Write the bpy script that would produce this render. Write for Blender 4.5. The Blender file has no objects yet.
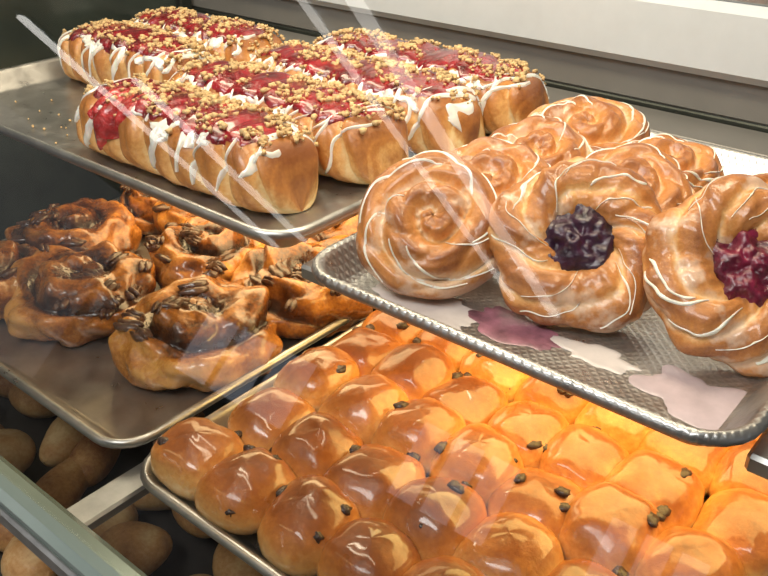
import bpy, math, random
import numpy as np
from mathutils import noise as mn, Vector, Matrix
random.seed(7); np.random.seed(7)
S=0.31; Z0=1.40
pi=math.pi

# ---------------------------------------------------------------- materials
def newmat(name):
    m=bpy.data.materials.new(name); m.use_nodes=True
    nt=m.node_tree; b=nt.nodes['Principled BSDF']
    return m,nt,b
def link(nt,a,b): nt.links.new(a,b)
def nd(nt,t,**kw):
    n=nt.nodes.new(t)
    for k,v in kw.items(): setattr(n,k,v)
    return n
def objc(nt):
    return nd(nt,'ShaderNodeTexCoord').outputs['Object']
def noise(nt,scale,detail=4,rough=.6):
    n=nd(nt,'ShaderNodeTexNoise'); n.inputs['Scale'].default_value=scale
    n.inputs['Detail'].default_value=detail; n.inputs['Roughness'].default_value=rough
    link(nt,objc(nt),n.inputs['Vector']); return n.outputs['Fac']
def math_(nt,op,a,b=None,c=None):
    n=nd(nt,'ShaderNodeMath',operation=op)
    for i,v in enumerate((a,b,c)):
        if v is None: continue
        if isinstance(v,(int,float)): n.inputs[i].default_value=v
        else: link(nt,v,n.inputs[i])
    return n.outputs[0]
def ramp(nt,fac,stops):
    r=nd(nt,'ShaderNodeValToRGB'); e=r.color_ramp.elements
    while len(e)<len(stops): e.new(.5)
    for i,(p,c) in enumerate(stops):
        e[i].position=p; e[i].color=(*c,1) if len(c)==3 else c
    link(nt,fac,r.inputs['Fac']); return r.outputs['Color']
def mixc(nt,fac,a,b):
    n=nd(nt,'ShaderNodeMix',data_type='RGBA')
    if isinstance(fac,(int,float)): n.inputs[0].default_value=fac
    else: link(nt,fac,n.inputs[0])
    for i,v in ((6,a),(7,b)):
        if isinstance(v,tuple): n.inputs[i].default_value=(*v,1)
        else: link(nt,v,n.inputs[i])
    return n.outputs[2]
def bump(nt,b,h,strength,dist=.002):
    n=nd(nt,'ShaderNodeBump'); n.inputs['Strength'].default_value=strength; n.inputs['Distance'].default_value=dist
    link(nt,h,n.inputs['Height']); link(nt,n.outputs[0],b.inputs['Normal'])
def setp(b,**kw):
    for k,v in kw.items():
        b.inputs[k.replace('_',' ')].default_value = v

def dough(name,stops,ns=40,amt=.5,rough=.4,coat=.4,cr=.15,glaze=0.,glaze_col=(.80,.70,.62),bs=.25,sss=.08,gs=30,low=.6,fine=5,gthr=.34):
    m,nt,b=newmat(name)
    at=nd(nt,'ShaderNodeAttribute',attribute_name='k').outputs['Fac']
    n1=noise(nt,ns,6,.65)
    f=math_(nt,'ADD',at,math_(nt,'MULTIPLY',math_(nt,'SUBTRACT',n1,.5),amt))
    f=math_(nt,'ADD',f,math_(nt,'MULTIPLY',math_(nt,'SUBTRACT',noise(nt,ns*8,3,.6),.5),amt*.45))
    c=ramp(nt,f,stops)
    if glaze>0:
        g=math_(nt,'SUBTRACT',noise(nt,gs,4,.6),math_(nt,'MULTIPLY',at,.28))
        mask=ramp(nt,g,[(gthr,(0,0,0)),(gthr+.1,(1,1,1))])
        mm=math_(nt,'MULTIPLY',mask,glaze)
        c=mixc(nt,mm,c,glaze_col)
    link(nt,c,b.inputs['Base Color'])
    link(nt,ramp(nt,noise(nt,ns*.7,4),[(.3,(max(rough-.15,.05),)*3),(.7,(rough+.2,)*3)]),b.inputs['Roughness'])
    cw=ramp(nt,noise(nt,ns*1.3,4),[(.38,(coat*.35,)*3),(.6,(coat,)*3)]); link(nt,cw,b.inputs['Coat Weight'])
    setp(b,Coat_Roughness=cr,Subsurface_Weight=sss,Subsurface_Scale=.01)
    b.inputs['Subsurface Radius'].default_value=(1,.5,.2)
    h1=noise(nt,ns*1.5,3,.5); h=noise(nt,ns*fine,5,.7)
    hh=math_(nt,'ADD',math_(nt,'MULTIPLY',h1,low),h); bump(nt,b,hh,bs,.003)
    return m
def simple(name,col,rough=.5,metal=0,coat=0,var=.15,ns=30,bs=.0,**kw):
    m,nt,b=newmat(name)
    n1=noise(nt,ns,4,.6)
    lo=tuple(max(0,x*(1-var)) for x in col); hi=tuple(min(1,x*(1+var)) for x in col)
    link(nt,ramp(nt,n1,[(.3,lo),(.7,hi)]),b.inputs['Base Color'])
    setp(b,Roughness=rough,Metallic=metal,Coat_Weight=coat,Coat_Roughness=.12,**kw)
    if bs: bump(nt,b,noise(nt,ns*3),bs,.003)
    return m

M={}
M['bun']=dough('bun_crust',[(0,(.84,.60,.31)),(.2,(.74,.39,.12)),(.45,(.52,.195,.040)),(.72,(.32,.095,.018)),(1,(.17,.045,.010))],ns=22,amt=.6,rough=.34,coat=1,cr=.09,bs=.26,low=.8,fine=6)
M['raisin']=simple('raisin',(.035,.013,.009),.4,coat=.4,ns=300,bs=.5)
M['danish']=dough('danish_crust',[(0,(.88,.64,.37)),(.26,(.78,.42,.15)),(.55,(.58,.23,.055)),(1,(.28,.085,.018))],ns=48,amt=.65,rough=.42,coat=.7,cr=.14,glaze=.42,glaze_col=(.84,.72,.60),bs=.35,gthr=.36)
M['jam_blue']=simple('blueberry_jam',(.030,.005,.022),.35,coat=.4,var=.8,ns=90,bs=.5)
M['jam_red']=simple('cherry_jam',(.14,.007,.028),.35,coat=.4,var=.85,ns=70,bs=.5)
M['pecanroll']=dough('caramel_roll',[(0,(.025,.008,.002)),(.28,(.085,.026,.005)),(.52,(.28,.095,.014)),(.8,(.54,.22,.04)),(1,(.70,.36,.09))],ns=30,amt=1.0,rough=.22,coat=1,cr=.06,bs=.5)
M['pecan']=simple('pecan',(.085,.030,.010),.35,coat=.9,var=.7,ns=150,bs=.6)
M['loaf']=dough('loaf_crust',[(0,(.87,.64,.32)),(.25,(.77,.42,.14)),(.52,(.54,.22,.05)),(1,(.26,.08,.016))],ns=30,amt=.75,rough=.42,coat=.55,cr=.16,bs=.38)
M['jamstrip']=simple('berry_filling',(.22,.007,.014),.22,coat=1,var=.85,ns=50,bs=.6)
M['spill']=simple('strawberry_filling',(.50,.03,.03),.2,coat=1,var=.5,ns=60,bs=.7)
M['icing']=simple('white_icing',(.88,.83,.77),.25,coat=.7,var=.06,ns=80,Subsurface_Weight=.15,Subsurface_Scale=.005)
M['glaze']=simple('sugar_glaze',(.88,.78,.67),.3,coat=.6,var=.08,ns=80,Subsurface_Weight=.2,Subsurface_Scale=.005)
M['crumb']=simple('streusel_crumb',(.70,.49,.24),.85,var=.35,ns=100,bs=.4)
M['bread']=dough('roll_crust',[(0,(.66,.46,.22)),(.5,(.46,.24,.08)),(1,(.20,.07,.02))],ns=25,amt=1.0,rough=.6,coat=.1,bs=.3)

def alum(name,col=(.56,.56,.55),diamond=True,rough=.33):
    m,nt,b=newmat(name)
    n1=noise(nt,14,6,.65)
    link(nt,ramp(nt,n1,[(.3,tuple(c*.62 for c in col)),(.7,col)]),b.inputs['Base Color'])
    link(nt,ramp(nt,noise(nt,40,5),[(.3,(rough-.08,)*3),(.7,(rough+.14,)*3)]),b.inputs['Roughness'])
    setp(b,Metallic=.9)
    if diamond:
        hs=[]
        for a in (45,-45):
            mp=nd(nt,'ShaderNodeMapping'); mp.inputs['Rotation'].default_value=(0,0,math.radians(a))
            link(nt,objc(nt),mp.inputs[0])
            w=nd(nt,'ShaderNodeTexWave',wave_type='BANDS',bands_direction='X'); w.inputs['Scale'].default_value=62
            link(nt,mp.outputs[0],w.inputs[0]); hs.append(w.outputs['Fac'])
        h=math_(nt,'MAXIMUM',hs[0],hs[1])
        bump(nt,b,h,.4,.0008)
    else:
        bump(nt,b,noise(nt,120),.08,.001)
    return m
M['tray']=alum('sheet_pan_textured',(.58,.575,.57)); M['tray2']=alum('sheet_pan_aluminium',(.58,.57,.55),False,.34)
M['steel']=simple('brushed_steel',(.46,.46,.45),.4,.9,var=.2)
M['darksteel']=simple('dark_steel',(.045,.05,.042),.4,.6,var=.3,ns=8)
M['endp']=simple('end_panel',(.05,.065,.055),.2,.2,coat=.5,var=.4,ns=5)
M['grey']=simple('grey_back_panel',(.22,.21,.195),.35,.2,var=.12,ns=6)
M['white']=simple('white_enamel',(.60,.64,.67),.3,var=.03)
M['rail']=simple('green_grey_rail',(.26,.33,.30),.22,.3,coat=.6,var=.1,ns=6)
M['base']=simple('cabinet_base',(.04,.035,.03),.5,var=.2)
M['floor']=simple('floor_tile',(.25,.22,.19),.4,var=.2,ns=4)
M['wall']=simple('wall_paint',(.45,.42,.38),.8,var=.05,ns=3)
M['ceil']=simple('ceiling_paint',(.55,.55,.53),.9,var=.04,ns=3)
M['puddle']=simple('icing_puddle',(.62,.57,.55),.35,coat=.3,var=.12,ns=40)
M['puddle_pink']=simple('pink_icing',(.52,.42,.44),.35,coat=.3,var=.2,ns=30)
M['smear']=simple('jam_smear',(.27,.11,.15),.35,coat=.3,var=.6,ns=50)

# ---------------------------------------------------------------- mesh accumulator
class Acc:
    def __init__(s): s.v=[];s.f=[];s.m=[];s.k=[];s.n=0;s.mats=[]
    def add(s,v,f,mat,k=None):
        v=np.asarray(v,float)
        if mat not in s.mats: s.mats.append(mat)
        mi=s.mats.index(mat)
        s.v.append(v); s.f+= [tuple(i+s.n for i in q) for q in f]; s.m+=[mi]*len(f)
        s.k.append(np.full(len(v),.5) if k is None else np.asarray(k,float)); s.n+=len(v)
    def obj(s,name,parent=None,smooth=True):
        v=np.vstack(s.v)*S; v[:,2]+=Z0
        lo=v.min(0);hi=v.max(0);c=(lo+hi)/2; c[2]=lo[2]
        me=bpy.data.meshes.new(name); me.from_pydata((v-c).tolist(),[],s.f)
        for m in s.mats: me.materials.append(M[m])
        me.polygons.foreach_set('material_index',s.m)
        me.polygons.foreach_set('use_smooth',[smooth]*len(s.f))
        a=me.attributes.new('k','FLOAT','POINT'); a.data.foreach_set('value',np.concatenate(s.k))
        me.update()
        o=bpy.data.objects.new(name,me); bpy.context.collection.objects.link(o); o.location=c
        if parent: 
            o.parent=parent; o.location=Vector(c)-parent.location
        return o
def gf(n,m,cu=False,cv=False,flip=False):
    f=[]
    for i in range(n if cu else n-1):
        for j in range(m if cv else m-1):
            a=i*m+j;b=((i+1)%n)*m+j;c=((i+1)%n)*m+(j+1)%m;d=i*m+(j+1)%m
            f.append((a,d,c,b) if flip else (a,b,c,d))
    return f
def nz(p,s,seed=0):
    return mn.noise(Vector((p[0]*s+seed*7.3,p[1]*s+seed*3.1,p[2]*s-seed*5.7)))
def box(acc,x0,x1,y0,y1,z0,z1,mat,bev=.0):
    b=min(bev,(x1-x0)/2.01,(y1-y0)/2.01,(z1-z0)/2.01)
    if b<=0:
        v=[(x,y,z) for x in (x0,x1) for y in (y0,y1) for z in (z0,z1)]
        f=[(0,1,3,2),(4,6,7,5),(0,4,5,1),(2,3,7,6),(0,2,6,4),(1,5,7,3)]
    else:
        v=[];
        X=(x0,x1);Y=(y0,y1);Z=(z0,z1); sg=(1,-1)
        for i in (0,1):
            for j in (0,1):
                for l in (0,1):
                    v.append((X[i],Y[j]+sg[j]*b,Z[l]+sg[l]*b))
                    v.append((X[i]+sg[i]*b,Y[j],Z[l]+sg[l]*b))
                    v.append((X[i]+sg[i]*b,Y[j]+sg[j]*b,Z[l]))
        I=lambda i,j,l,t:(i*4+j*2+l)*3+t
        f=[]
        for i in (0,1): f.append([I(i,0,0,0),I(i,0,1,0),I(i,1,1,0),I(i,1,0,0)][::1 if i==0 else -1])
        for j in (0,1): f.append([I(0,j,0,1),I(1,j,0,1),I(1,j,1,1),I(0,j,1,1)][::1 if j==0 else -1])
        for l in (0,1): f.append([I(0,0,l,2),I(0,1,l,2),I(1,1,l,2),I(1,0,l,2)][::1 if l==0 else -1])
        for i in (0,1):
            for j in (0,1): f.append([I(i,j,0,0),I(i,j,1,0),I(i,j,1,1),I(i,j,0,1)])
            for l in (0,1): f.append([I(i,0,l,0),I(i,1,l,0),I(i,1,l,2),I(i,0,l,2)])
        for j in (0,1):
            for l in (0,1): f.append([I(0,j,l,1),I(1,j,l,1),I(1,j,l,2),I(0,j,l,2)])
        for i in (0,1):
            for j in (0,1):
                for l in (0,1): f.append([I(i,j,l,0),I(i,j,l,1),I(i,j,l,2)])
    acc.add(v,f,mat)
def boxobj(name,*a,parent=None,bev=.008):
    A=Acc(); box(A,*a,bev=bev); return A.obj(name,parent,smooth=False)
def ellipsoid(acc,c,r,mat,rot=None,n=10,m=7,k=.5,jit=0.,seed=0):
    v=[]
    R=rot if rot is not None else Matrix.Identity(3)
    for i in range(n):
        for j in range(m):
            th=2*pi*i/n; ph=pi*j/(m-1)
            p=Vector((r[0]*math.cos(th)*math.sin(ph),r[1]*math.sin(th)*math.sin(ph),r[2]*math.cos(ph)))
            if jit: p*=1+jit*nz(p,3/max(r),seed)
            p=R@p; v.append((c[0]+p.x,c[1]+p.y,c[2]+p.z))
    acc.add(v,gf(n,m,True,False,True),mat,[k]*len(v))
def empty(name,loc=(0,0,0)):
    o=bpy.data.objects.new(name,None); bpy.context.collection.objects.link(o)
    o.location=(loc[0]*S,loc[1]*S,loc[2]*S+Z0); bpy.context.view_layer.update(); return o

# ---------------------------------------------------------------- trays
def tray(name,x0,x1,y0,y1,zr,mat,puddles=(),d=.075):
    A=Acc(); loops=[(.30,-d),(.095,-d),(.085,-d+.003),(.072,-d+.012),(.035,-.012),(.028,-.002),(.02,.004),(.01,.004),(.002,-.004),(0,-.013),(.004,-.022),(.014,-.026),(.02,-.022),(.03,-.022),(.075,-d-.004),(.10,-d-.008),(.30,-d-.008)]
    v=[];seg=7;rc=.13
    for ins,dz in loops:
        r=max(rc-ins,.02)
        for ci,(cx,cy) in enumerate(((x1-ins-r,y1-ins-r),(x0+ins+r,y1-ins-r),(x0+ins+r,y0+ins+r),(x1-ins-r,y0+ins+r))):
            for s in range(seg):
                a=pi/2*(ci+s/(seg-1)); v.append((cx+r*math.cos(a),cy+r*math.sin(a),zr+dz))
    m=seg*4; f=gf(len(loops),m,False,True,False)
    f.append(tuple(range(m))); f.append(tuple(range((len(loops)-1)*m,len(loops)*m))[::-1])
    A.add(v,f,mat)
    for (px,py,rx,ry,pm,sd) in puddles:
        pv=[(px,py,zr-d+.0022)];n=56
        for q,(sc,dz) in enumerate(((.6,.0022),(.93,.002),(1,.0004))):
            for i in range(n):
                a=2*pi*i/n; w=sc*(1+.55*nz((math.cos(a),math.sin(a),0),1.3,sd)+.2*nz((math.cos(a),math.sin(a),0),4,sd))
                pv.append((px+rx*w*math.cos(a),py+ry*w*math.sin(a),zr-d+dz))
        pf=[(0,1+i,1+(i+1)%n) for i in range(n)]
        for q in range(2):
            for i in range(n): pf.append((1+q*n+i,1+(q+1)*n+i,1+(q+1)*n+(i+1)%n,1+q*n+(i+1)%n))
        A.add(pv,pf,pm)
    return A.obj(name)

tray('baking_sheet_pan',-3.60,-1.49,1.36,2.82,-1.0,'tray2')
tray('baking_sheet_pan',-1.385,-.262,1.29,2.80,-1.0,'tray',
  puddles=[(-1.08,1.45,.15,.07,'puddle',1),(-.87,1.50,.13,.06,'smear',2),(-.66,1.52,.10,.04,'puddle',3),(-.42,1.52,.13,.09,'puddle_pink',5)])
ZL=-1.63
tray('baking_sheet_pan',-3.36,-1.80,.97,3.02,ZL,'tray2')
tray('baking_sheet_pan',-1.755,-.27,.945,3.02,ZL,'tray2')

# ---------------------------------------------------------------- buns
def bun(A,cx,cy,z,ax,ay,H,seed):
    n,m=36,19; v=[];k=[]
    rx=random.uniform(-.12,.12); tone=random.uniform(-.10,.18)
    for i in range(n):
        th=2*pi*i/n
        for j in range(m):
            ph=pi/2-(j/(m-1))*pi*.93
            c,s=math.cos(th+rx),math.sin(th+rx); e=.74
            cp=abs(math.cos(ph))**.80
            x=ax*math.copysign(abs(c)**e,c)*cp; y=ay*math.copysign(abs(s)**e,s)*cp
            zz=(.44*H+.56*H*math.sin(ph)) if ph>0 else .44*H*(1+math.sin(ph))
            w=1+.14*nz((x,y,zz),5,seed)+.05*nz((x,y,zz),14,seed)+.02*nz((x,y,zz),35,seed)
            v.append((cx+x*w,cy+y*w,z+zz*w))
            rr=min(1,max(abs(x/ax),abs(y/ay)))
            k.append(-.12+.90*(zz/H)**1.8+.14*(1-rr)+tone*(zz/H))
    A.add(v,gf(n,m,True,False,True),'bun',k)
    for q in range(random.choice([0,1,2,2,3])):
        a=random.uniform(0,2*pi); ph=random.uniform(.35,1.3); cp=math.cos(ph)**.80
        c,s_=math.cos(a),math.sin(a)
        p=(cx+ax*math.copysign(abs(c)**.74,c)*cp*.95,cy+ay*math.copysign(abs(s_)**.74,s_)*cp*.95,z+.44*H+.56*H*math.sin(ph)*.955)
        Rm=Matrix.Rotation(random.uniform(0,pi),3,'Z')
        s=random.uniform(.9,1.3)
        ellipsoid(A,p,(.021*s,.015*s,.011),'raisin',Rm,10,7,jit=.45,seed=q+seed)
A=Acc(); zf=ZL-.072; sd=0
for r in range(8):
    for c in range(7):
        sd+=1
        cx=-1.600+.207*c+random.uniform(-.012,.012)+(.03*(r%2)); cy=1.115+.224*r+random.uniform(-.012,.012)
        bun(A,cx,cy,zf,.121*random.uniform(.97,1.05),.130*random.uniform(.97,1.05),.170*random.uniform(.94,1.12),sd)
A.obj('currant_buns')

# ---------------------------------------------------------------- swirl pastries
def swirl_fn(R,H,turns,seed,amp,strands,warp):
    def fn(th,s,off=0):
        if s<.8:
            ph=s/.8*pi*.62; r=math.sin(min(ph,pi/2))**.9 if ph<pi/2 else 1-.10*((ph-pi/2)/(pi*.12))**2
            z=math.cos(ph)
        else:
            q=(s-.8)/.2; r=.90*(1-q); z=-.38
        zz=H*(.40+.6*max(z,0)) if z>0 else H*.40*(1+z/.38)
        ph_=turns*r**.9 -th/(2*pi)+.14*nz((math.cos(th)*r,math.sin(th)*r,0),2,seed)
        rd=abs(math.sin(pi*ph_))
        tw=abs(math.sin(strands*th/2+9*r))
        fin=abs(math.sin(pi*ph_*3+.6))
        kk=.3; rr=r
        if s<.8:
            d=amp*H*(rd**.45-.6)*(min(1,r*4)) + .12*H*(tw**.5-.5)*min(1,2*r)+.05*H*(fin**.5-.5)
            zz+=d*(max(z,0)**.4 if z>0 else 0)
            rr=r+.08*(rd**.45-.5)*(r)+.03*(tw**.5-.5)
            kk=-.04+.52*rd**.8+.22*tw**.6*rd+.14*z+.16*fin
        p=(R*rr*math.cos(th),R*rr*math.sin(th),max(zz,0))
        w=1+warp*nz(p,6,seed)+warp*.5*nz(p,15,seed)
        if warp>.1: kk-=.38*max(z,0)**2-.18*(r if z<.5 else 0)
        o=off
        return (p[0]*w+o*r*math.cos(th),p[1]*w+o*r*math.sin(th),p[2]*w+o*max(z,.2)),kk
    return fn
def ring_fn(R,H,seed,lobes=4,tw=5,Rm=.64):
    def fn(th,ph,off=0):
        x=(lobes*ph-tw*th)/2+.8*math.sin(th*2+seed)+.5*nz((math.cos(th),math.sin(th),0),1.6,seed+4)
        a=abs(math.cos(x)); fin=abs(math.cos(3*x+.5))
        rr=.78+.30*a**.45+.05*(fin**.5-.5)
        c,s=math.cos(ph),math.sin(ph)
        r=R*(Rm+(1-Rm)*rr*c)+off*c; z=H*.5+H*.5*rr*(s if s>0 else max(s,-.8))+off*s
        w=1+.12*nz((math.cos(th),math.sin(th),s*.3),1.8,seed)+.04*nz((math.cos(th),math.sin(th),s*.3),6,seed)
        return (r*w*math.cos(th),r*w*math.sin(th),max(z,0)*w),-.10+.56*a+.16*fin+.26*max(s,0)+.18*max(c,0)
    return fn
def grid(fn,n,m,closed,s1=1.0):
    v=[];k=[]
    for i in range(n):
        th=2*pi*i/n
        for j in range(m):
            p,kk=fn(th,2*pi*j/m if closed else j/(m-1)); v.append(p);k.append(kk)
    return v,gf(n,m,True,closed,True),k
def sribbon(fn,path,w,th,wj=(1,0)):
    n=len(path);m=5;v=[]
    for i,(a,b) in enumerate(path):
        q=i/(n-1); ww=w*(math.sin(pi*min(max(q,.03),.97))**.35)*(1+.5*nz((q*6,w*50,0),1,3))
        for j in range(m):
            t=(j/(m-1)-.5)*2; v.append(fn(a+wj[0]*t*ww,b+wj[1]*t*ww,-.004+(th+.004)*math.sqrt(max(0,1-t*t)))[0])
    return v,gf(n,m)
def xf(v,Rm,t):
    v=np.array(v)@np.array(Rm).T; return v+np.array(t)
def blob(R,H,seed,n=56,m=18,lump=.3):
    v=[];
    for i in range(n):
        th=2*pi*i/n
        for j in range(m):
            q=j/(m-1); r=R*q; w=1+.16*nz((math.cos(th),math.sin(th),0),1.5,seed)
            z=H*(1-q**2.5)
            z+=H*lump*(nz((r*math.cos(th),r*math.sin(th),0),26,seed)+.6*nz((r*math.cos(th),r*math.sin(th),0),70,seed))
            v.append((r*w*math.cos(th),r*w*math.sin(th),z))
    return v,gf(n,m,True,False,False)
def pastry(name,kind,bx,by,R,H,tilt,lean,seed,zf,mat,jam=None,yaw=None):
    A=Acc()
    L=Vector((lean[0],lean[1],0)).normalized(); ax=Vector((0,0,1)).cross(L)
    Rt=Matrix.Rotation(-math.radians(tilt),3,ax)@Matrix.Rotation(random.uniform(0,6) if yaw is None else yaw,3,'Z')
    if kind=='ring': fn=ring_fn(R,H,seed); v,f,k=grid(fn,180,56,True)
    elif kind=='swirl': fn=swirl_fn(R,H,2.0,seed,.40,5,.08); v,f,k=grid(fn,120,60,False)
    else: fn=swirl_fn(R,H,1.7,seed,.46,3,.20); v,f,k=grid(fn,110,54,False)
    vv=xf(v,Rt,(0,0,0)); dz=zf-vv[:,2].min(); t=(bx,by,dz)
    A.add(vv+np.array(t),f,mat,k)
    if kind=='ring':
        for q in range(13):
            a0=2*pi*q/13+random.uniform(-.3,.3); p0=random.uniform(.0,1.0); p1=p0+random.uniform(.7,1.8)
            rv,rf=sribbon(fn,[(a0+.7*u+.06*math.sin(7*u+q),p0+(p1-p0)*u) for u in np.linspace(0,1,26)],random.choice([.015,.025,.05]),.003)
            A.add(xf(rv,Rt,t),rf,'glaze')
        bv,bf=blob(R*.45,H*.12,seed,lump=.0); A.add(xf([(a,b,c+H*.36) for a,b,c in bv],Rt,t),bf,mat,[.2]*len(bv))
        if jam:
            bv,bf=blob(R*.46,H*.26,seed,lump=.6); A.add(xf([(a,b,c+H*.72) for a,b,c in bv],Rt,t),bf,jam)
    if kind=='swirl':
        for q in range(8):
            a0=2*pi*q/8+random.uniform(-.3,.3); s0=random.uniform(.12,.35); s1=random.uniform(.45,.62)
            rv,rf=sribbon(fn,[(a0+1.5*u,s0+(s1-s0)*u) for u in np.linspace(0,1,26)],random.uniform(.008,.022),.003,(1.2,-.8))
            A.add(xf(rv,Rt,t),rf,'glaze')
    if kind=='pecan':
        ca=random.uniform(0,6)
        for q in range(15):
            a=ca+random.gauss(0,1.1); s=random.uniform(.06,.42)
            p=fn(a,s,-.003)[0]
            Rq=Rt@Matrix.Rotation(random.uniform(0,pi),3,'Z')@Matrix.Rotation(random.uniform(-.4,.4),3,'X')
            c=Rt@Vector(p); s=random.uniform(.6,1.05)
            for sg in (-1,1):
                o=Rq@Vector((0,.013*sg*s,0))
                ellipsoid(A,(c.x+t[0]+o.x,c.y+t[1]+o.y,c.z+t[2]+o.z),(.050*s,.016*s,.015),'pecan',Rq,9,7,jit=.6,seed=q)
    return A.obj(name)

zu=-1.073; ln=(-.5,.86)
pastry('cinnamon_snail','swirl',-1.165,1.60,.185,.13,42,ln,1,zu,'danish',yaw=1)
pastry('jam_danish','ring',-.830,1.72,.21,.115,46,ln,2,zu,'danish','jam_blue',yaw=0)
pastry('jam_danish','ring',-.475,1.80,.21,.115,46,ln,3,zu,'danish','jam_red',yaw=2)
for (x,y,kd,tl,r) in ((-1.19,1.89,'swirl',22,.18),(-1.21,2.17,'swirl',20,.18),(-1.22,2.48,'swirl',18,.19),(-.87,2.09,'swirl',22,.18),(-.50,2.17,'swirl',22,.18),(-.88,2.38,'swirl',12,.16)):
    pastry('cinnamon_snail' ,kd,x,y,r,.14,tl,ln,int(x*100+y*37),zu,'danish')

zl=ZL-.073
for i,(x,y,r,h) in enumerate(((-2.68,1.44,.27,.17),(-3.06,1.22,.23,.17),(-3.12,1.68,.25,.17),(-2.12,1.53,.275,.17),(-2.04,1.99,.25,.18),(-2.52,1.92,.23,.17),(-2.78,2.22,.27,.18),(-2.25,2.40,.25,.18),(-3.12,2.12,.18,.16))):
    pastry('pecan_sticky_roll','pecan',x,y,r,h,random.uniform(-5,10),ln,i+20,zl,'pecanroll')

# ---------------------------------------------------------------- streusel loaves
class Loaf:
    def __init__(s,x0,x1,yc,z,w,H,seed): s.x0,s.x1,s.yc,s.z,s.w,s.H,s.seed=x0,x1,yc,z,w,H,seed
    def pt(s,u,a,off=0):
        e=max(0,(1-abs(u)**8))**.40; L=(s.x1-s.x0)/2; xm=(s.x0+s.x1)/2
        ca,sa=math.cos(a),math.sin(a); N=8
        g=abs(math.sin(pi*N*u/2+1.3*sa+s.seed+.6*nz((u*2,0,0),1,s.seed)))
        g2=abs(math.sin(pi*N*u+2.6*sa+1+s.seed))
        b=1+(.30*(g**.45-.75)+.07*(g2**.5-.5))*abs(ca)**.5
        y=-s.w/2*math.copysign(abs(ca)**.62,ca)*b
        zc=.42*s.H; zz=math.copysign(abs(sa)**.72,sa)
        z=zc+(s.H-zc)*zz if zz>0 else zc+zc*zz
        z*=1+.07*nz((u*3,0,0),1.4,s.seed)+ .07*(g**.45-.5)
        nY=-ca*off; nZ=max(sa,-.2)*off
        w=1+.09*nz((u*4,y*8,z*8),1,s.seed)
        return (xm+L*u+.02*e*math.sin(a*3+s.seed)*abs(u)**6*(1 if u>0 else -1), s.yc+y*e*w+nY, s.z+max(z*e**.8,0)+nZ), g
def ribbon(A,lf,path,width,mat,th=.010):
    n=len(path); m=7; v=[]
    for i,(u,a) in enumerate(path):
        q=i/(n-1); wd=width*(min(1,math.sin(pi*min(max(q,.02),.98))*3.0))**.5*(1+.6*nz((u*9,a*2,q*4),1.5,lf.seed))
        if q<.15: wd*=1.25
        i0=max(i-1,0);i1=min(i+1,n-1); du=path[i1][0]-path[i0][0]; da=(path[i1][1]-path[i0][1])*.22
        l=math.hypot(du*.5,da)+1e-6; pu=da/l; pa=-du*.5/l
        for j in range(m):
            t=(j/(m-1)-.5)*2
            off=-.006+(th+.006)*math.sqrt(max(0,1-t*t))
            p,_=lf.pt(min(max(u+pu*t*wd/.5,-.985),.985),a+pa*t*wd/.22,off); v.append(p)
    A.add(v,gf(n,m,flip=False),mat)
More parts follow.
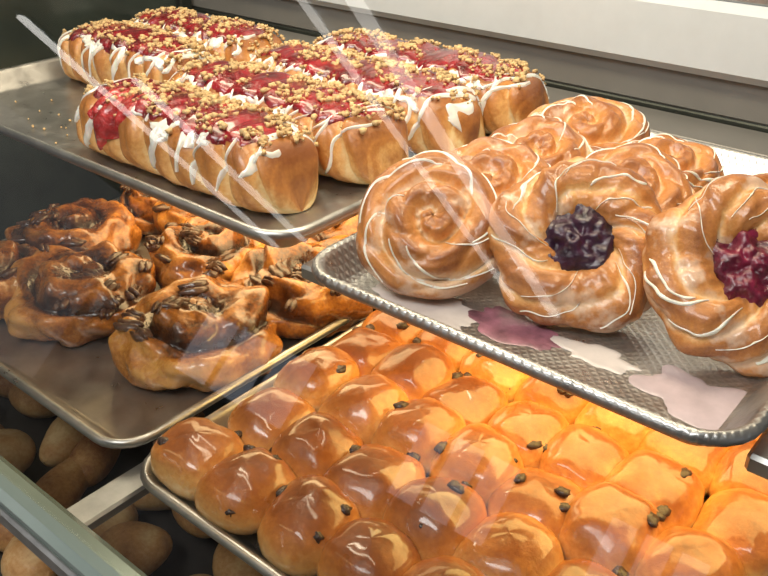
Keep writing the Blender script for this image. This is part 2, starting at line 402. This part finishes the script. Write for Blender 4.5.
def loaf(x0,x1,yc,seed,spill=False,dir=1):
    lf=Loaf(x0,x1,yc,zu,.315,.225,seed); A=Acc(); n,m=220,52; v=[];k=[]
    rnd=random.Random(seed)
    for i in range(n):
        u=-1+2*i/(n-1); u=math.copysign(abs(u)**.8,u)
        for j in range(m):
            a=-pi/2+2*pi*j/m; p,g=lf.pt(u,a); v.append(p)
            endk=.0
            if abs(u)>.95: endk=-.12+.10*math.sin((1-abs(u))*200+3*math.cos(a))
            k.append(-.06+.50*max(0,math.sin(a))+.58*g**.9+endk)
    A.add(v,gf(n,m,False,True,True),'loaf',k)
    v=[];nn,mm=90,14
    for i in range(nn):
        u=-.88+1.76*i/(nn-1)
        w0=.78+.35*nz((u*4,0,0),1.7,seed)+ .25*nz((u*14,0,0),1.7,seed); w1=.60+.25*nz((u*4,5,0),1.7,seed)
        ef=min(1,(1-abs(u/.885)**8))
        for j in range(mm):
            t=-1+2*j/(mm-1); a=pi/2+(t*(w0 if t<0 else w1))*max(.1,ef)
            off=-.008+.020*(1-abs(t)**4)**.5*max(0,ef)+.006*nz((u*12,t*2,0),1.5,seed)
            v.append(lf.pt(u,a,off)[0])
    A.add(v,gf(nn,mm),'jamstrip')
    if spill:
        for (u,wd,b) in ((-.42,.075,.05),(-.30,.035,.35),(-.50,.035,-.2),(-.60,.03,.3)):
            ribbon(A,lf,[(u+.03*math.sin(t*5),1.45-(1.45-b)*t) for t in np.linspace(0,1,20)],wd,'spill',.013)
    for q in range(20):
        u=-.92+1.84*(q+rnd.uniform(-.6,.6))/19; u=min(max(u,-.92),.92)
        b=rnd.uniform(-.5,.8); sl=rnd.uniform(-.20,.06)
        top=rnd.uniform(1.4,2.3)
        ribbon(A,lf,[(u+sl*(1-t)*1.2+.02*math.sin(t*9+q),b+(top-b)*t) for t in np.linspace(0,1,26)],rnd.choice([.005,.007,.010,.018]),'icing',.007)
    for q in range(7):
        u=rnd.uniform(-.85,.85)
        ribbon(A,lf,[(u+.1*t,1.5+(1.2+.3*rnd.random())*t) for t in np.linspace(0,1,16)],.009,'icing',.007)
    for q in range(10):
        u=rnd.uniform(-.9,.75); a0=rnd.choice([.65,.8,.95,2.1])
        ribbon(A,lf,[(u+.14*t,a0+.12*math.sin(t*6)) for t in np.linspace(0,1,14)],rnd.uniform(.012,.035),'icing',.007)
    cnt=0
    while cnt<800:
        u=rnd.uniform(-.92,.92); a=pi/2+rnd.gauss(.20,.36)
        if nz((u*5,a*2.2,0),1.2,seed+3)<rnd.uniform(-.25,.25) : 
            cnt+=.3; continue
        cnt+=1
        p,_=lf.pt(u,a,.013+rnd.uniform(-.004,.006)); s=rnd.choice([.0025,.0035,.0048,.0068])*rnd.uniform(.8,1.2)
        vv=[(p[0]+s*(sx+rnd.uniform(-.6,.6)),p[1]+s*(sy+rnd.uniform(-.6,.6)),p[2]+s*(sz+rnd.uniform(-.6,.6))) for sx in (-1,1) for sy in (-1,1) for sz in (-1,1)]
        A.add(vv,[(0,1,3,2),(4,6,7,5),(0,4,5,1),(2,3,7,6),(0,2,6,4),(1,5,7,3)],'crumb')
    return A.obj('streusel_fruit_loaf')
loaf(-2.70,-1.70,1.65,1,spill=True)
loaf(-2.66,-1.62,1.99,2)
loaf(-2.62,-1.56,2.34,3)
loaf(-2.60,-1.50,2.67,4)
loaf(-3.52,-2.69,2.10,5)
loaf(-3.52,-2.66,2.44,6)
A=Acc()
for q in range(22):
    x=random.gauss(-3.0,.15);y=random.gauss(1.68,.09); s=random.uniform(.003,.006)
    if not(-3.4<x<-1.7 and 1.47<y<1.85) : continue
    ellipsoid(A,(x,y,zu+s*.8),(s,s,s),'crumb',None,6,5,jit=.4,seed=q)
A.obj('fallen_crumbs')

# ---------------------------------------------------------------- bread rolls below
A=Acc(); zb=-2.46; i=0
for r in range(4):
    for c in range(9):
        i+=1
        x=-3.45+.27*c+random.uniform(-.07,.07); y=.86+.27*r+random.uniform(-.05,.05)
        long=random.random()<.4
        rx=(.21 if long else .14)*random.uniform(.9,1.1); ry=.095 if long else .12
        Rm=Matrix.Rotation(random.uniform(-1.2,1.2),3,'Z'); v=[];k=[];n,m=24,16; tone=random.uniform(-.3,.35)
        for a in range(n):
            for b in range(m):
                th=2*pi*a/n; ph=pi*b/(m-1)
                p=Vector((rx*math.cos(ph),ry*math.sin(ph)*math.cos(th),.085*math.sin(ph)*math.sin(th)))
                cut=max(0,math.sin(th))**6*(.5+.5*math.cos(ph*6))
                p.z-=.016*cut; w=1+.16*nz(p,6,i); p=Rm@(p*w)
                v.append((x+p.x,y+p.y,zb+.086+p.z+ (.0 if i%3 else .03))); k.append(.3+.35*math.sin(th)-.5*cut+tone)
        A.add(v,gf(n,m,True,False,False),'bread',k)
A.obj('bread_rolls')

# ---------------------------------------------------------------- display case
case=empty('bakery_display_case',(-1.6,2,-4.5))
XL,XR=-4.0,1.2
def cb(n,*a,**k): return boxobj(n,*a,parent=case,**k)
cb('back_panel_lower',XL,XR,3.10,3.14,-2.6,-1.0,'darksteel')
cb('back_panel_grey',XL,XR,3.10,3.14,-1.0,-.86,'grey')
cb('back_rail_white',XL,XR,3.05,3.14,-.86,-.60,'white',bev=.03)
cb('back_panel_upper',XL,XR,3.08,3.14,-.60,.85,'steel')
cb('back_ledge',XL,XR,2.86,3.10,-1.05,-1.02,'grey')
cb('end_panel',XL-.05,XL,.75,3.14,-2.6,.85,'endp')
cb('top_panel',XL,XR,1.85,3.14,.85,.9,'steel')
cb('bin_floor',XL,XR,.72,3.10,-2.52,-2.465,'base')
cb('cabinet_base',XL,XR,.70,3.14,-4.5,-2.52,'base')
cb('front_rail',XL,XR,.68,.78,-1.80,-1.66,'rail',bev=.02)
cb('front_rail_trim',XL,XR,.665,.685,-1.76,-1.70,'steel')
for i,x in enumerate((-3.98,1.1)):
    cb('post_%d'%i,x-.02,x+.03,3.0,3.08,-2.5,.8,'darksteel')
for i,x in enumerate((-3.40,-1.775,-.25)):
    cb('bracket_low_%d'%i,x-.05,x+.05,.78,3.05,-1.755,-1.715,'steel')
for i,x in enumerate((-3.58,-1.44,-.24)):
    cb('bracket_top_%d'%i,x-.045,x+.045,1.42,3.05,-1.13,-1.085,'steel')
cb('back_crossbar',XL,XR,2.98,3.06,-1.42,-1.36,'steel')
cb('end_crossbar',XL,XL+.05,.8,3.0,-1.22,-1.16,'steel')
gm,nt,b=newmat('case_glass'); nt.nodes.remove(b)
out=nt.nodes['Material Output']; tr=nd(nt,'ShaderNodeBsdfTransparent'); gl=nd(nt,'ShaderNodeBsdfGlossy'); gl.inputs['Roughness'].default_value=.015
tr.inputs[0].default_value=(.96,.98,.97,1)
fr=nd(nt,'ShaderNodeFresnel'); fr.inputs[0].default_value=1.5
mx=nd(nt,'ShaderNodeMixShader'); link(nt,fr.outputs[0],mx.inputs[0]); link(nt,tr.outputs[0],mx.inputs[1]); link(nt,gl.outputs[0],mx.inputs[2]); link(nt,mx.outputs[0],out.inputs[0])
M['glass']=gm
A=Acc(); tn=math.tan(math.radians(25)); yb,zb_=.73,-1.66; zt=.85
A.add([(XL,yb,zb_),(XR,yb,zb_),(XR,yb+(zt-zb_)*tn,zt),(XL,yb+(zt-zb_)*tn,zt)],[(0,1,2,3)],'glass')
A.obj('front_glass',case,smooth=False)

# ---------------------------------------------------------------- room
def plane(name,x0,x1,y0,y1,z0,z1,mat): return boxobj(name,x0,x1,y0,y1,z0,z1,mat,bev=0)
zF=-Z0/S
plane('floor',-30,14,-22,4.2,zF-.2,zF,'floor')
plane('ceiling',-30,14,-22,4.2,3.8,3.9,'ceil')
plane('wall_back',-30,14,4.0,4.2,zF,3.8,'wall')
plane('wall_front',-30,14,-22.2,-22,zF,3.8,'wall')
def emis(name,col,st):
    m,nt,b=newmat(name); setp(b,Emission_Strength=st); b.inputs['Emission Color'].default_value=(*col,1); M[name]=m
emis('tube',(1,.97,.9),6)
emis('daylit_pane',(.82,.88,1),1.9)
# shop-front windows on the street wall: lit panes with steel mullions
for i,(x0,x1) in enumerate(((-23.5,-17.5),(-13.0,-9.2),(-6.5,-3.5))):
    A=Acc(); z0,z1=-1.4,1.3
    n=3
    for q in range(n):
        a=x0+(x1-x0)*q/n+.12; c=x0+(x1-x0)*(q+1)/n-.12
        box(A,a,c,-21.98,-21.94,z0+.1,z1-.1,'daylit_pane')
        box(A,a-.24,a,-21.99,-21.85,z0,z1,'steel')
    box(A,x1-.12,x1+.12,-21.99,-21.85,z0,z1,'steel'); box(A,x0-.12,x1+.12,-21.99,-21.85,z1-.1,z1+.1,'steel'); box(A,x0-.12,x1+.12,-21.99,-21.85,z0-.1,z0+.1,'steel')
    A.obj('window_%d'%(i+1),smooth=False)
for (x0,x1,y0,y1) in ((-7.35,-7.1,-14,-4.2),(-18.8,-18.5,-18,-7),(-8.3,-8.2,-14,-4.2),(-16.2,-15.9,-16,-8.5)):
    A=Acc(); box(A,x0,x1,y0,y1,3.62,3.72,'tube',bev=.03); box(A,x0-.1,x1+.1,y0-.1,y1+.1,3.72,3.8,'white'); A.obj('ceiling_tube_light')

# ---------------------------------------------------------------- lights
def area(name,loc,rot,sx,sy,power,col):
    l=bpy.data.lights.new(name,'AREA'); l.shape='RECTANGLE'; l.size=sx*S; l.size_y=sy*S; l.energy=power; l.color=col
    o=bpy.data.objects.new(name,l); bpy.context.collection.objects.link(o)
    o.location=(loc[0]*S,loc[1]*S,loc[2]*S+Z0); o.rotation_euler=[math.radians(a) for a in rot]; return o
area('case_top_key',(-1.9,2.2,.7),(0,0,0),3.4,.3,5.6,(1,.84,.60))  # added key light, kept out of view; no fixture modelled under the top panel
area('pecan_fill_light',(-.75,2.05,-1.16),(0,0,0),1.2,.9,2.3,(1,.68,.22))
area('pecan_fill_light',(-2.4,2.1,-1.16),(0,0,0),1.5,.6,1.8,(1,.70,.34))  # warm fill added to brighten the pecan rolls, not a case fixture
area('shop_daylight',(-1.0,-1.2,3.5),(35,0,0),4,2,34,(1,.96,.93))
w=bpy.data.worlds.new('World'); bpy.context.scene.world=w; w.use_nodes=True
w.node_tree.nodes['Background'].inputs[0].default_value=(.92,.94,1,1); w.node_tree.nodes['Background'].inputs[1].default_value=.38

# ---------------------------------------------------------------- camera
cd=bpy.data.cameras.new('camera'); co=bpy.data.objects.new('camera',cd); bpy.context.collection.objects.link(co)
co.location=(0,0,Z0); co.rotation_euler=(math.radians(90-29.57),0,math.radians(39.9))
cd.lens=860/768*36; cd.sensor_width=36; cd.clip_start=.01
bpy.context.scene.camera=co
bpy.context.scene.view_settings.view_transform='Standard'
